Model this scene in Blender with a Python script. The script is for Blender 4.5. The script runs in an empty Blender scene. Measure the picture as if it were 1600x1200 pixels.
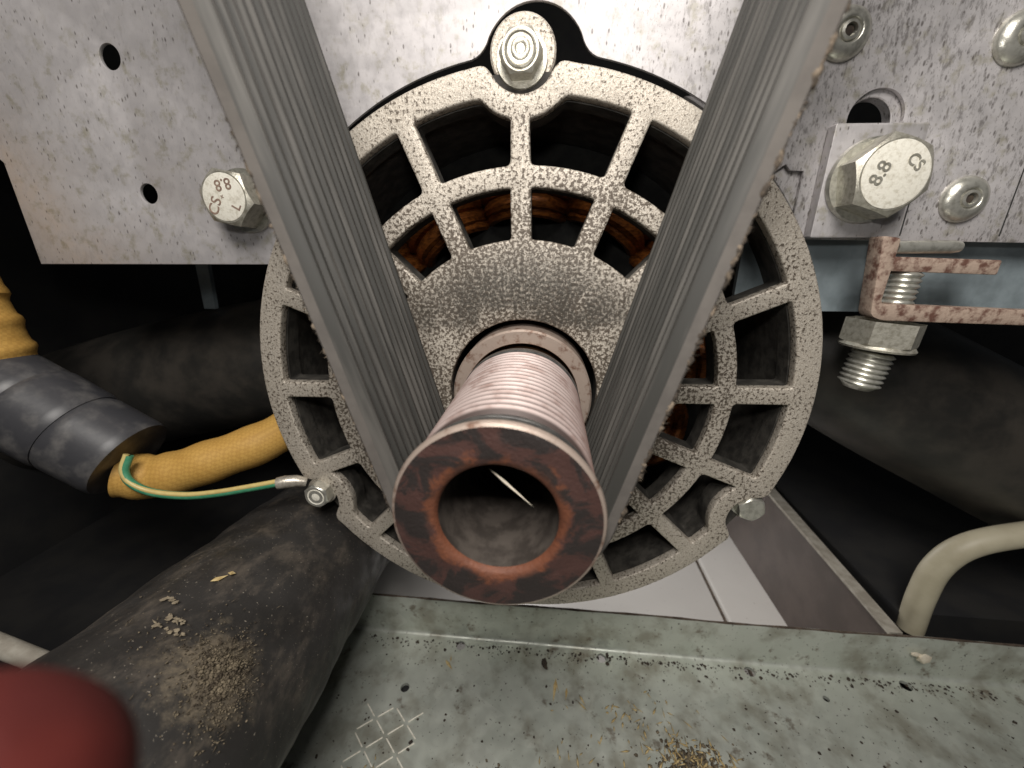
import bpy, bmesh, math, random
from mathutils import Vector, Matrix
from mathutils.geometry import delaunay_2d_cdt
random.seed(7)
S = 0.001                      # everything below is written in millimetres
sc = bpy.context.scene
COL = sc.collection
R_ = math.radians
sin, cos, pi = math.sin, math.cos, math.pi

# ------------------------------------------------------------------ camera
CAM = Vector((6.711, -104.96, 37.68))
pitch, yaw = -0.320, -0.093
F = Vector((sin(yaw)*cos(pitch), cos(yaw)*cos(pitch), sin(pitch)))
Rt = Vector((cos(yaw), -sin(yaw), 0)); U = Rt.cross(F)
cd = bpy.data.cameras.new('camera'); cam = bpy.data.objects.new('camera', cd); COL.objects.link(cam)
cam.matrix_world = Matrix(((Rt.x, U.x, -F.x, CAM.x*S), (Rt.y, U.y, -F.y, CAM.y*S), (Rt.z, U.z, -F.z, CAM.z*S), (0, 0, 0, 1)))
cd.sensor_width = 36; cd.lens = 36*598.4/1600
cd.clip_start = 0.001; cd.clip_end = 20
cd.dof.use_dof = True; cd.dof.focus_distance = 0.098; cd.dof.aperture_fstop = cd.lens/0.75
sc.camera = cam

# ------------------------------------------------------------------ light
w = bpy.data.worlds.new('World'); sc.world = w; w.use_nodes = True
w.node_tree.nodes['Background'].inputs[0].default_value = (0.9, 0.95, 1.0, 1)
w.node_tree.nodes['Background'].inputs[1].default_value = 0.025
def area(name, loc, target, size, power, col):
    l = bpy.data.lights.new(name, 'AREA'); l.shape = 'DISK'; l.size = size*S; l.energy = power; l.color = col
    o = bpy.data.objects.new(name, l); COL.objects.link(o)
    o.location = Vector(loc)*S
    o.rotation_euler = (Vector(target)-Vector(loc)).to_track_quat('-Z', 'Y').to_euler()
    return o
area('work_lamp', (4, -185, 232), (0, 0, 0), 150, 1.0, (1.0, 0.955, 0.90))
area('camera_fill', (4, -108, 66), (10, 20, 10), 12, 0.050, (1.0, 0.965, 0.92))  # weak fill added just above the camera to hide belt shadows
area('tile_fill', (10, 300, -50), (70, 90, -170), 90, 0.15, (1.0, 0.97, 0.94)).data.spread = R_(75)  # unseen fill added behind the motor to brighten the floor tile
sc.view_settings.view_transform = 'Standard'; sc.view_settings.look = 'None'
sc.view_settings.exposure = 0.12; sc.view_settings.gamma = 1.0
sc.render.engine = 'CYCLES'

# ------------------------------------------------------------------ materials
class NT:
    def __init__(s, name):
        s.m = bpy.data.materials.new(name); s.m.use_nodes = True
        s.t = s.m.node_tree; s.b = s.t.nodes['Principled BSDF']
        tc = s.n('ShaderNodeTexCoord'); vm = s.n('ShaderNodeVectorMath', operation='SCALE')
        s.l(tc.outputs['Object'], vm.inputs[0]); vm.inputs['Scale'].default_value = 1000
        s.co = vm.outputs[0]
        sp = s.n('ShaderNodeSeparateXYZ'); s.l(s.co, sp.inputs[0]); s.x, s.y, s.z = sp.outputs
    def n(s, typ, **k):
        n = s.t.nodes.new(typ)
        for a, b in k.items(): setattr(n, a, b)
        return n
    def l(s, a, b): s.t.links.new(a, b)
    def put(s, v, inp):
        if hasattr(v, 'node'): s.l(v, inp)
        else: inp.default_value = v
    def noise(s, scale, detail=3, rough=.55, stretch=None, dist=0):
        n = s.n('ShaderNodeTexNoise'); c = s.co
        if stretch: c = s.map(stretch)
        s.l(c, n.inputs['Vector']); n.inputs['Scale'].default_value = scale
        n.inputs['Detail'].default_value = detail; n.inputs['Roughness'].default_value = rough
        n.inputs['Distortion'].default_value = dist
        return n.outputs['Fac']
    def map(s, scale, rot=(0, 0, 0), loc=(0, 0, 0)):
        m = s.n('ShaderNodeMapping'); s.l(s.co, m.inputs[0])
        m.inputs['Scale'].default_value = scale; m.inputs['Rotation'].default_value = rot; m.inputs['Location'].default_value = loc
        return m.outputs[0]
    def voro(s, scale, co=None, rnd=1.0):
        n = s.n('ShaderNodeTexVoronoi'); s.l(co or s.co, n.inputs['Vector']); n.inputs['Scale'].default_value = scale
        n.inputs['Randomness'].default_value = rnd
        return n
    def math(s, op, a, b=0.0, c=0.0, clamp=False):
        n = s.n('ShaderNodeMath', operation=op, use_clamp=clamp)
        s.put(a, n.inputs[0]); s.put(b, n.inputs[1])
        if len(n.inputs) > 2: s.put(c, n.inputs[2])
        return n.outputs[0]
    def step(s, v, a, b, o0=0., o1=1.):
        n = s.n('ShaderNodeMapRange', interpolation_type='SMOOTHSTEP'); s.put(v, n.inputs[0])
        n.inputs[1].default_value = a; n.inputs[2].default_value = b; n.inputs[3].default_value = o0; n.inputs[4].default_value = o1
        return n.outputs[0]
    def mix(s, f, a, b):
        n = s.n('ShaderNodeMix', data_type='RGBA'); s.put(f, n.inputs[0])
        for v, i in ((a, 6), (b, 7)):
            if hasattr(v, 'node'): s.l(v, n.inputs[i])
            else: n.inputs[i].default_value = (*v, 1)
        return n.outputs[2]
    def col(s, v):
        if hasattr(v, 'node'): s.l(v, s.b.inputs['Base Color'])
        else: s.b.inputs['Base Color'].default_value = (*v, 1)
    def set(s, rough=None, metal=None, spec=None):
        if rough is not None: s.put(rough, s.b.inputs['Roughness'])
        if metal is not None: s.put(metal, s.b.inputs['Metallic'])
        if spec is not None: s.put(spec, s.b.inputs['Specular IOR Level'])
    def bump(s, h, dist=0.1, strength=1.0):
        b = s.n('ShaderNodeBump'); s.l(h, b.inputs['Height']); b.inputs['Distance'].default_value = dist*S
        b.inputs['Strength'].default_value = strength; s.l(b.outputs[0], s.b.inputs['Normal'])

MAT = {}
def cast():
    m = NT('cast_aluminium')
    rad = m.math('SQRT', m.math('ADD', m.math('MULTIPLY', m.x, m.x), m.math('MULTIPLY', m.z, m.z)))
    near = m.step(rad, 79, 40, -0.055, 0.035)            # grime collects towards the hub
    big = m.noise(.05, 3)
    fine = m.noise(1.15, 4, .7); fine2 = m.noise(2.6, 2, .6)
    v = m.math('ADD', fine, near)
    v = m.math('ADD', v, m.math('MULTIPLY', m.math('SUBTRACT', big, .5), .25))
    base = m.mix(m.noise(.12, 3), (.60, .555, .485), (.47, .425, .36))
    base = m.mix(m.math('MULTIPLY', m.step(fine2, .45, .58), .7), base, (.34, .29, .235))
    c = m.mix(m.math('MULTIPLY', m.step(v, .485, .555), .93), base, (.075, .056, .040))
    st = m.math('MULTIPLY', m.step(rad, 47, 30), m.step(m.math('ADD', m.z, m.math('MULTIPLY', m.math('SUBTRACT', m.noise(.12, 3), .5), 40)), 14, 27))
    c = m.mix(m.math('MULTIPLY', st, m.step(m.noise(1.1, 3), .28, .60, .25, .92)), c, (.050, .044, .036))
    m.col(c); m.set(rough=.5, metal=.3)
    m.bump(m.math('ADD', fine, m.math('MULTIPLY', m.noise(.5, 2), .6)), .26, .8)
    return m.m
MAT['cast'] = cast()
def plate():
    m = NT('dusty_zinc_sheet')
    base = m.mix(m.noise(.035, 4), (.63, .60, .60), (.53, .51, .515))
    base = m.mix(m.math('MULTIPLY', m.step(m.noise(.22, 4, .65), .5, .72), m.step(m.z, 70, 48)), base, (.40, .375, .31))
    right = m.step(m.x, -40, 60, -.075, .0)
    co = m.map((1, 1, .42), (0, R_(38), 0))
    v = m.voro(.85, co).outputs['Distance']
    mask = m.noise(.20, 4, .65)
    d = m.math('ADD', m.math('MULTIPLY', v, -1), m.math('ADD', m.math('MULTIPLY', mask, .56), right))
    spk = m.math('MULTIPLY', m.step(d, .0, .14), m.step(m.noise(.9, 2), .3, .6, .3, 1.0))
    def nz(scale, det, rg):
        n = m.n('ShaderNodeTexNoise'); m.l(co, n.inputs['Vector']); n.inputs['Scale'].default_value = scale; n.inputs['Detail'].default_value = det; n.inputs['Roughness'].default_value = rg
        return n.outputs['Fac']
    mott = m.math('ADD', nz(.85, 4, .7), m.math('MULTIPLY', m.math('SUBTRACT', m.noise(.07, 3), .5), .3))
    spk2 = m.math('MULTIPLY', m.step(mott, .51, .66), m.step(m.x, 5, 70, .16, .72))
    spk3 = m.math('MULTIPLY', m.step(nz(2.4, 2, .6), .60, .68), m.step(m.x, -10, 60, .10, .75))
    dk = m.math('MAXIMUM', m.math('MAXIMUM', spk, spk2), spk3)
    c = m.mix(m.math('MULTIPLY', dk, .84), base, (.13, .115, .108))
    m.col(c); m.set(rough=m.step(m.noise(.3, 3), .3, .7, .38, .55), metal=.45)
    m.bump(m.noise(.6, 3), .05, .5)
    return m.m
MAT['plate'] = plate()
def galv():
    m = NT('dirty_galvanised_steel')
    sp = m.voro(.10); sc_ = m.n('ShaderNodeSeparateColor'); m.l(sp.outputs['Color'], sc_.inputs[0])
    base = m.mix(sc_.outputs[0], (.52, .55, .49), (.58, .605, .545))
    base = m.mix(m.step(m.noise(.06, 4, .6), .45, .70), base, (.34, .335, .28))
    c = m.mix(m.math('MULTIPLY', m.step(m.noise(.11, 4, .7), .58, .70), .7), base, (.15, .11, .075))
    c = m.mix(m.math('MULTIPLY', m.step(m.noise(.7, 3, .6), .64, .70), .8), c, (.05, .04, .035))
    m.col(c); m.set(rough=m.step(m.noise(.2, 3), .3, .7, .33, .55), metal=.45)
    m.bump(m.noise(.08, 2), .35, .5)
    return m.m
MAT['galv'] = galv()
def simple(name, c1, c2, scale=.3, rough=.5, metal=0., spec=.5, lo=.35, hi=.65, bd=.05, stretch=None, detail=4):
    m = NT(name); f = m.noise(scale, detail, .6, stretch)
    m.col(m.mix(m.step(f, lo, hi), c1, c2)); m.set(rough=rough, metal=metal, spec=spec)
    m.bump(m.noise(scale*3, 3, .6, stretch), bd, .6)
    return m.m
MAT['recess_shade'] = simple('recess_shaded_casting', (.060, .055, .047), (.022, .020, .017), .25, .75, .1, bd=.2)  # dark casting colour carries the shade inside the openings
MAT['belt'] = simple('ribbed_rubber', (.032, .031, .028), (.080, .075, .068), .6, .6, spec=.25, stretch=(.05, 1.6, .05), lo=.42, hi=.72)
MAT['beltedge'] = simple('belt_edge_rubber', (.085, .077, .070), (.105, .095, .086), .2, .75, spec=.2)
MAT['fray'] = simple('frayed_cord', (.045, .037, .03), (.17, .135, .10), .55, .95, spec=.1, lo=.46, hi=.66, bd=.2)
def pulley():
    m = NT('worn_pulley_steel')
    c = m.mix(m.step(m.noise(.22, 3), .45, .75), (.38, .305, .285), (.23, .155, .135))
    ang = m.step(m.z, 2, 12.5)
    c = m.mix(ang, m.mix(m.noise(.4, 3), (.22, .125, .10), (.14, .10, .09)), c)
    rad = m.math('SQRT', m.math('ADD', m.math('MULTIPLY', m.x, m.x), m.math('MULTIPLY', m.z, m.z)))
    c = m.mix(m.step(rad, 15.45, 14.9), c, (.060, .042, .037))     # grooves coloured darker than the ridges
    m.col(c); m.set(rough=.5, metal=.3); m.bump(m.noise(1.2, 3), .02, .3)
    return m.m
MAT['pulley'] = pulley()
def rustface():
    m = NT('rusty_pulley_face')
    rad = m.math('SQRT', m.math('ADD', m.math('MULTIPLY', m.x, m.x), m.math('MULTIPLY', m.z, m.z)))
    c = m.mix(m.noise(.35, 5, .65), (.040, .018, .015), (.068, .033, .027))
    radn = m.math('ADD', rad, m.math('MULTIPLY', m.math('SUBTRACT', m.noise(.28, 4, .65), .5), 7.5))
    c = m.mix(m.step(radn, 11.7, 10.2), c, m.mix(m.noise(.8, 4), (.17, .058, .027), (.085, .031, .018)))
    blk = m.math('MULTIPLY', m.step(m.noise(.14, 5, .68, None, .9), .45, .55), m.step(rad, 9.6, 11.2))
    c = m.mix(m.math('MULTIPLY', blk, .92), c, (.018, .015, .014))
    m.col(c); m.set(rough=.62, metal=.1, spec=.4); m.bump(m.noise(1.4, 4, .65), .22, .8)
    return m.m
MAT['rust'] = rustface()
MAT['bore'] = simple('bore_steel', (.040, .033, .028), (.080, .067, .057), .3, .55, .2)
MAT['darkring'] = simple('dark_steel_band', (.05, .05, .05), (.09, .09, .085), .5, .45, .5)
MAT['collar'] = simple('rust_spotted_collar', (.40, .32, .27), (.17, .09, .06), .35, .45, .5, lo=.5, hi=.7)
MAT['brass'] = simple('brown_shaft_steel', (.34, .19, .09), (.19, .10, .05), .5, .4, .6)
MAT['bolt'] = simple('zinc_bolt', (.52, .50, .43), (.34, .32, .26), .8, .38, .6, bd=.12, lo=.4, hi=.7)
MAT['boltface'] = simple('bright_zinc_head', (.86, .83, .73), (.66, .62, .52), 1.0, .5, .1, bd=.18, lo=.45, hi=.7)
MAT['mark'] = simple('stamped_mark', (.20, .13, .10), (.28, .20, .15), 1, .7)
MAT['steel'] = simple('shiny_steel', (.60, .59, .53), (.42, .41, .36), .7, .3, .7, lo=.4, hi=.7)
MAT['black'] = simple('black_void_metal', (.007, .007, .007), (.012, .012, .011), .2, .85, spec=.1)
MAT['copper'] = simple('enamelled_copper', (.30, .10, .022), (.11, .034, .010), .5, .33, .55, stretch=(1, 1, 3), bd=.15)
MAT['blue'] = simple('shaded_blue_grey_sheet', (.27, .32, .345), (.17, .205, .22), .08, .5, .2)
MAT['dark'] = simple('dark_filler', (.010, .010, .011), (.018, .017, .016), .05, .7)
MAT['hose_bg'] = simple('smooth_black_hose', (.022, .021, .019), (.050, .044, .037), .06, .45, spec=.4)
HEND = Vector((-83.1, 0, -73.5))+Vector((-.11286, .9734, -.19941))*130
def drain():
    m = NT('dusty_black_rubber')
    c = m.mix(m.noise(.1, 4), (.020, .019, .018), (.034, .031, .029))
    c = m.mix(m.math('MULTIPLY', m.step(m.noise(.12, 6, .72, (1, .55, 1)), .47, .72), .6), c, (.13, .108, .086))
    c = m.mix(m.math('MULTIPLY', m.step(m.noise(1.5, 3, .6), .66, .73), .7), c, (.42, .37, .30))
    vd = m.n('ShaderNodeVectorMath', operation='DISTANCE'); m.l(m.co, vd.inputs[0]); vd.inputs[1].default_value = tuple(Vector((-57, -57, -40.5))-HEND)
    dd = m.math('ADD', vd.outputs['Value'], m.math('MULTIPLY', m.math('SUBTRACT', m.noise(.25, 5, .7), .5), 22))
    c = m.mix(m.math('MULTIPLY', m.step(dd, 12, 4), m.step(m.noise(.8, 4, .7), .3, .65, .35, .95)), c, (.17, .14, .10))
    m.col(c); m.set(rough=m.step(m.noise(.1, 3), .35, .65, .45, .7), spec=.4); m.bump(m.noise(.5, 4), .12, .6)
    return m.m
MAT['drain'] = drain()
def yellow():
    m = NT('yellow_braided_sleeve')
    c = m.mix(m.noise(.15, 4), (.60, .37, .10), (.46, .25, .055))
    wv = m.n('ShaderNodeTexChecker'); m.l(m.map((1, 1, 1), (R_(20), R_(45), 0)), wv.inputs['Vector']); wv.inputs['Scale'].default_value = 1.0
    c = m.mix(m.math('MULTIPLY', wv.outputs['Fac'], .22), c, (.24, .11, .02))
    m.col(c); m.set(rough=.6, spec=.3); m.bump(wv.outputs['Fac'], .08, .5)
    return m.m
MAT['yellow'] = yellow()
MAT['wrap'] = simple('black_spiral_wrap', (.045, .045, .050), (.12, .115, .112), .12, .42, spec=.5, lo=.45, hi=.75)
MAT['green'] = simple('green_insulation', (.05, .24, .13), (.08, .30, .17), .4, .4)
MAT['wyellow'] = simple('yellow_insulation', (.62, .50, .20), (.55, .42, .16), .4, .4)
MAT['tin'] = simple('tinned_lug', (.60, .56, .48), (.42, .38, .32), .8, .35, .6, bd=.1)
MAT['brkt'] = simple('rusty_bracket', (.42, .32, .255), (.13, .062, .045), .42, .65, .15, bd=.25, lo=.42, hi=.66)
MAT['beige'] = simple('beige_plastic_hose', (.46, .42, .31), (.40, .36, .26), .08, .5)
MAT['red'] = simple('dark_red_matte', (.060, .008, .006), (.045, .006, .005), .2, .7, spec=.2)
MAT['straw'] = simple('dry_straw', (.56, .44, .23), (.40, .29, .13), .6, .8, spec=.1)
MAT['dirt'] = simple('dust_clump', (.20, .165, .115), (.06, .048, .036), .55, .95, spec=.1, bd=.4)
MAT['grit'] = simple('dark_grit', (.03, .022, .018), (.06, .045, .03), .8, .9)
MAT['pale'] = simple('pale_dusty_strip', (.36, .335, .285), (.25, .225, .185), .2, .75)
MAT['flake'] = simple('dusty_flake', (.25, .21, .15), (.17, .14, .10), .8, .9, spec=.1)
MAT['shadow_brown'] = simple('brown_shadow_sheet', (.085, .064, .056), (.06, .045, .039), .05, .5, .1)  # brown colour stands in for a soft shadow beside the rail
MAT['glue'] = simple('hardened_glue', (.72, .66, .54), (.60, .53, .42), .4, .5)
def tile():
    m = NT('white_floor_tile')
    c = m.mix(m.noise(.03, 4), (.52, .50, .475), (.44, .42, .40))
    c = m.mix(m.math('MULTIPLY', m.step(m.noise(.5, 3), .66, .74), .5), c, (.2, .17, .14))
    m.col(c); m.set(rough=.3); m.bump(m.noise(.05, 2), .1, .3)
    return m.m
MAT['tile'] = tile()
MAT['grout'] = simple('dark_grout', (.05, .035, .025), (.10, .075, .055), .4, .9)
MAT['crumb'] = simple('yellow_crumb', (.55, .48, .14), (.45, .40, .12), .4, .8)

# ------------------------------------------------------------------ builders
class MB:
    def __init__(s): s.v = []; s.f = []
    def add(s, vs, fs):
        o = len(s.v); s.v += [tuple(p) for p in vs]; s.f += [tuple(i+o for i in f) for f in fs]; return s
    def box(s, a, b):
        x0, y0, z0 = a; x1, y1, z1 = b
        return s.add([(x0,y0,z0),(x1,y0,z0),(x1,y1,z0),(x0,y1,z0),(x0,y0,z1),(x1,y0,z1),(x1,y1,z1),(x0,y1,z1)],
                     [(3,2,1,0),(4,5,6,7),(0,1,5,4),(1,2,6,5),(2,3,7,6),(3,0,4,7)])
    def tube(s, path, r, seg=16, cap=True, ph=0.0):
        P = [Vector(p) for p in path]; n = len(P)
        rr = r if isinstance(r, (list, tuple)) else [r]*n
        rings = []; up = None
        for i in range(n):
            t = (P[min(i+1, n-1)]-P[max(i-1, 0)]).normalized()
            if up is None:
                up = Vector((0, 0, 1)) if abs(t.z) < .8 else Vector((1, 0, 0))
            a = (up-t*up.dot(t)).normalized(); up = a; b = t.cross(a)
            rings.append([P[i]+(a*cos(2*pi*k/seg+ph)+b*sin(2*pi*k/seg+ph))*rr[i] for k in range(seg)])
        vs = [p for q in rings for p in q]; fs = []
        for i in range(n-1):
            for k in range(seg):
                k2 = (k+1) % seg; fs.append((i*seg+k, i*seg+k2, (i+1)*seg+k2, (i+1)*seg+k))
        if cap: fs += [tuple(range(seg))[::-1], tuple((n-1)*seg+k for k in range(seg))]
        return s.add(vs, fs)
    def lathe(s, prof, c=(0, 0, 0), axis=(0, 1, 0), seg=64, close=False):
        # prof: (r, along-axis); axis from c
        ax = Vector(axis).normalized(); a = Vector((0, 0, 1)) if abs(ax.z) < .8 else Vector((1, 0, 0))
        a = (a-ax*a.dot(ax)).normalized(); b = ax.cross(a); C = Vector(c); n = len(prof)
        vs = [C+ax*h+(a*cos(2*pi*k/seg)+b*sin(2*pi*k/seg))*max(r, 1e-4) for r, h in prof for k in range(seg)]
        fs = []
        for i in range(n if close else n-1):
            j = (i+1) % n
            for k in range(seg):
                k2 = (k+1) % seg; fs.append((i*seg+k, j*seg+k, j*seg+k2, i*seg+k2))
        return s.add(vs, fs)
    def hexhead(s, c, axis, af, h, cham=.8, rot=0.):
        # hex prism from base c along axis with chamfered (rounded) face
        ax = Vector(axis).normalized(); a = Vector((0, 0, 1)) if abs(ax.z) < .8 else Vector((1, 0, 0))
        a = (a-ax*a.dot(ax)).normalized(); b = ax.cross(a); C = Vector(c); R = af/2/cos(pi/6); N = 48
        def ring(hh, f):
            o = []
            for k in range(N):
                t = 2*pi*k/N; o.append((t, f(t), hh))
            return o
        def hexr(t):
            u = (t % (pi/3))-pi/6; return af/2/cos(u)
        rings = [ring(0, hexr), ]
        top = []
        for k in range(N):
            t = 2*pi*k/N; rr = hexr(t); top.append((t, rr, h-max(0, (rr-af/2*.97))*.58-.15))
        rings.append(top)
        rings.append(ring(h, lambda t: af/2*.95)); rings.append(ring(h, lambda t: af/2*.5)); rings.append(ring(h, lambda t: .001))
        vs = [C+ax*hh+(a*cos(t+rot)+b*sin(t+rot))*r for q in rings for t, r, hh in q]; fs = []
        for i in range(len(rings)-1):
            for k in range(N):
                k2 = (k+1) % N; fs.append((i*N+k, i*N+k2, (i+1)*N+k2, (i+1)*N+k))
        return s.add(vs, fs)
    def sliver(s, a, b, wd, th=None):
        a = Vector(a); b = Vector(b); t = (b-a).normalized(); u = t.cross(Vector((.3, .2, 1))).normalized(); v = t.cross(u); th = th or wd*.5
        m = a.lerp(b, .35)
        return s.add([a, m+u*wd/2, m+v*th/2, m-u*wd/2, m-v*th/2, b], [(0,1,2),(0,2,3),(0,3,4),(0,4,1),(5,2,1),(5,3,2),(5,4,3),(5,1,4)])
    def lump(s, c, r, sq=(1, 1, 1), jit=.35, rng=random):
        bm = bmesh.new(); bmesh.ops.create_icosphere(bm, subdivisions=1, radius=1)
        vs = [Vector(c)+Vector((v.co.x*sq[0], v.co.y*sq[1], v.co.z*sq[2]))*r*(1+rng.uniform(-jit, jit)) for v in bm.verts]
        fs = [tuple(v.index for v in f.verts) for f in bm.faces]; bm.free()
        return s.add(vs, fs)

def mesh_of(name, vs, fs, mat, base=(0, 0, 0), sharp=35, merge=True):
    me = bpy.data.meshes.new(name)
    B = Vector(base)
    me.from_pydata([tuple((Vector(p)-B)*S) for p in vs], [], fs)
    bm = bmesh.new(); bm.from_mesh(me)
    if merge: bmesh.ops.remove_doubles(bm, verts=bm.verts, dist=2e-6)
    bmesh.ops.recalc_face_normals(bm, faces=bm.faces)
    bm.to_mesh(me); bm.free()
    for p in me.polygons: p.use_smooth = True
    if sharp: me.set_sharp_from_angle(angle=R_(sharp))
    me.materials.append(MAT[mat] if isinstance(mat, str) else mat)
    return me
BASE = {}
def link(name, me, parent=None, loc=None):
    o = bpy.data.objects.new(name, me); COL.objects.link(o)
    if parent: o.parent = parent
    if loc is not None: o.location = Vector(loc)*S
    return o
def wbase(parent):
    b = Vector((0, 0, 0))
    while parent is not None:
        b += Vector(BASE.get(parent.name, (0, 0, 0))); parent = parent.parent
    return b
def part(name, mb, mat, parent, sharp=35):
    vs, fs = (mb.v, mb.f) if isinstance(mb, MB) else mb
    return link(name, mesh_of(name, vs, fs, mat, wbase(parent), sharp), parent)
def tag(o, label, cat, group=None, kind=None):
    if label: o['label'] = label
    if cat: o['category'] = cat
    if group: o['group'] = group
    if kind: o['kind'] = kind
    return o
def thing(name, base, label, cat, group=None):
    o = bpy.data.objects.new(name, None); COL.objects.link(o); o.location = Vector(base)*S; o.empty_display_size = .01
    BASE[o.name] = tuple(base)
    return tag(o, label, cat, group)
def solo(name, mb, mat, base, label, cat, group=None, kind=None, sharp=35):
    o = link(name, mesh_of(name, mb.v, mb.f, mat, base, sharp), None, base); BASE[o.name] = tuple(base)
    return tag(o, label, cat, group, kind)
def filled(contours, thick, bevel=0., bres=2):
    """closed 2D contours (first is the outline, the others holes) -> verts, faces, extruded 0..thick along +z"""
    def ccw(c):
        ar = sum(c[k-1][0]*c[k][1]-c[k][0]*c[k-1][1] for k in range(len(c)))
        return c if ar > 0 else c[::-1]
    def clean(c):
        o = []
        for p in c:
            if not o or math.hypot(p[0]-o[-1][0], p[1]-o[-1][1]) > .02: o.append(p)
        if math.hypot(o[0][0]-o[-1][0], o[0][1]-o[-1][1]) < .02: o.pop()
        return o
    def inset(c, d):        # move towards the material, d > 0 (material lies left of the walk)
        o = []; N = len(c)
        for k in range(N):
            a, p, b = Vector(c[k-1]), Vector(c[k]), Vector(c[(k+1) % N])
            t1 = (p-a).normalized(); t2 = (b-p).normalized()
            n1 = Vector((-t1.y, t1.x)); n2 = Vector((-t2.y, t2.x)); m = (n1+n2)
            m = m.normalized() if m.length > 1e-6 else n1
            o.append(tuple(p+m*d/max(.5, m.dot(n1))))
        return o
    cs = []
    for i, c in enumerate(contours):
        c = ccw(clean([tuple(p) for p in c])); cs.append(c if i == 0 else c[::-1])
    if bevel > 0:
        st = [(bevel*(1-sin(k/bres*pi/2)), bevel*(1-cos(k/bres*pi/2))) for k in range(bres+1)]
        prof = st+[(d, thick-h) for d, h in st[::-1]]
    else: prof = [(0, 0), (0, thick)]
    vs = []; fs = []; starts = []
    for c in cs:
        N = len(c); o0 = len(vs); starts.append((o0, N))
        for d, h in prof:
            q = inset(c, d) if d > 1e-9 else c
            vs += [(x, y, h) for x, y in q]
        for r in range(len(prof)-1):
            for k in range(N):
                k2 = (k+1) % N; fs.append((o0+r*N+k, o0+r*N+k2, o0+(r+1)*N+k2, o0+(r+1)*N+k))
    for lay in (0, len(prof)-1):
        P2 = []; E2 = []; idx = []
        for o0, N in starts:
            b0 = len(P2)
            for k in range(N):
                v = vs[o0+lay*N+k]; P2.append(Vector((v[0], v[1]))); idx.append(o0+lay*N+k)
            E2 += [(b0+k, b0+(k+1) % N) for k in range(N)]
        res = delaunay_2d_cdt(P2, E2, [], 0, 1e-5)
        ov, of, orig = res[0], res[2], res[3]
        polys = []
        for o0, N in starts:
            q = [vs[o0+lay*N+k] for k in range(N)]
            polys.append((q, min(p[0] for p in q), max(p[0] for p in q), min(p[1] for p in q), max(p[1] for p in q)))
        def inside(x, y):
            r = False
            for q, xa, xb, ya, yb in polys:
                if x < xa or x > xb or y < ya or y > yb: continue
                j = len(q)-1
                for i_ in range(len(q)):
                    if (q[i_][1] > y) != (q[j][1] > y) and x < (q[j][0]-q[i_][0])*(y-q[i_][1])/(q[j][1]-q[i_][1])+q[i_][0]: r = not r
                    j = i_
            return r
        of = [f for f in of if inside(sum(ov[i_][0] for i_ in f)/len(f), sum(ov[i_][1] for i_ in f)/len(f))]
        mp = []
        for k, p in enumerate(ov):
            if orig[k]: mp.append(idx[orig[k][0]])
            else: vs.append((p[0], p[1], prof[lay][1])); mp.append(len(vs)-1)
        fs += [tuple(mp[q] for q in f) for f in of]
    return vs, fs
def upright(vf, y0):      # plan drawn in x,z ; thickness goes from y0 backwards (+y)
    vs, fs = vf; return [(x, y0+z, y) for x, y, z in vs], fs
def flat(vf, z0):         # plan drawn in x,y ; thickness goes up from z0
    vs, fs = vf; return [(x, y, z0+z) for x, y, z in vs], fs
def circ(cx, cy, r, n=48, a0=0, a1=2*pi): return [(cx+r*cos(a0+(a1-a0)*k/n), cy+r*sin(a0+(a1-a0)*k/n)) for k in range(n)]
def fillet(pts, rad, n=5):
    out = []; N = len(pts)
    for i in range(N):
        p = Vector(pts[i]); a = Vector(pts[i-1]); b = Vector(pts[(i+1) % N]); r = rad[i] if isinstance(rad, (list, tuple)) else rad
        u = a-p; v = b-p; d = min(r, u.length*.45, v.length*.45)
        ang = u.angle(v) if u.length > 1e-6 and v.length > 1e-6 else pi
        if ang > R_(160) or d < 1e-3: out.append((p.x, p.y)); continue
        A = p+u.normalized()*d; B = p+v.normalized()*d
        for k in range(n+1):
            t = k/n; q = A*(1-t)**2+p*2*t*(1-t)+B*t*t; out.append((q.x, q.y))
    return out
def rough_tube_path(pts, n):   # catmull-rom resample
    P = [Vector(p) for p in pts]; P = [P[0]*2-P[1]]+P+[P[-1]*2-P[-2]]; out = []
    for i in range(1, len(P)-2):
        for k in range(n):
            t = k/n; a, b, c, d = P[i-1:i+3]
            out.append(.5*((2*b)+(c-a)*t+(2*a-5*b+4*c-d)*t*t+(3*b-a-3*c+d)*t**3))
    out.append(P[-2]); return out
def text(body, size, c, rot, y, parent, mat='mark', depth=.12):
    cu = bpy.data.curves.new('tmp', 'FONT'); cu.body = body; cu.size = size; cu.extrude = depth/2; cu.align_x = 'CENTER'; cu.align_y = 'CENTER'; cu.offset = .045
    o = bpy.data.objects.new('tmp', cu); COL.objects.link(o); dg = bpy.context.evaluated_depsgraph_get(); dg.update()
    me = bpy.data.meshes.new_from_object(o.evaluated_get(dg)); cr, sr = cos(rot), sin(rot)
    vs = [(c[0]+v.co.x*cr-v.co.y*sr, y-v.co.z, c[1]+v.co.x*sr+v.co.y*cr) for v in me.vertices]; fs = [tuple(p.vertices) for p in me.polygons]
    bpy.data.objects.remove(o); bpy.data.curves.remove(cu); bpy.data.meshes.remove(me)
    return part('stamped_mark', (vs, fs), mat, parent)

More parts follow.
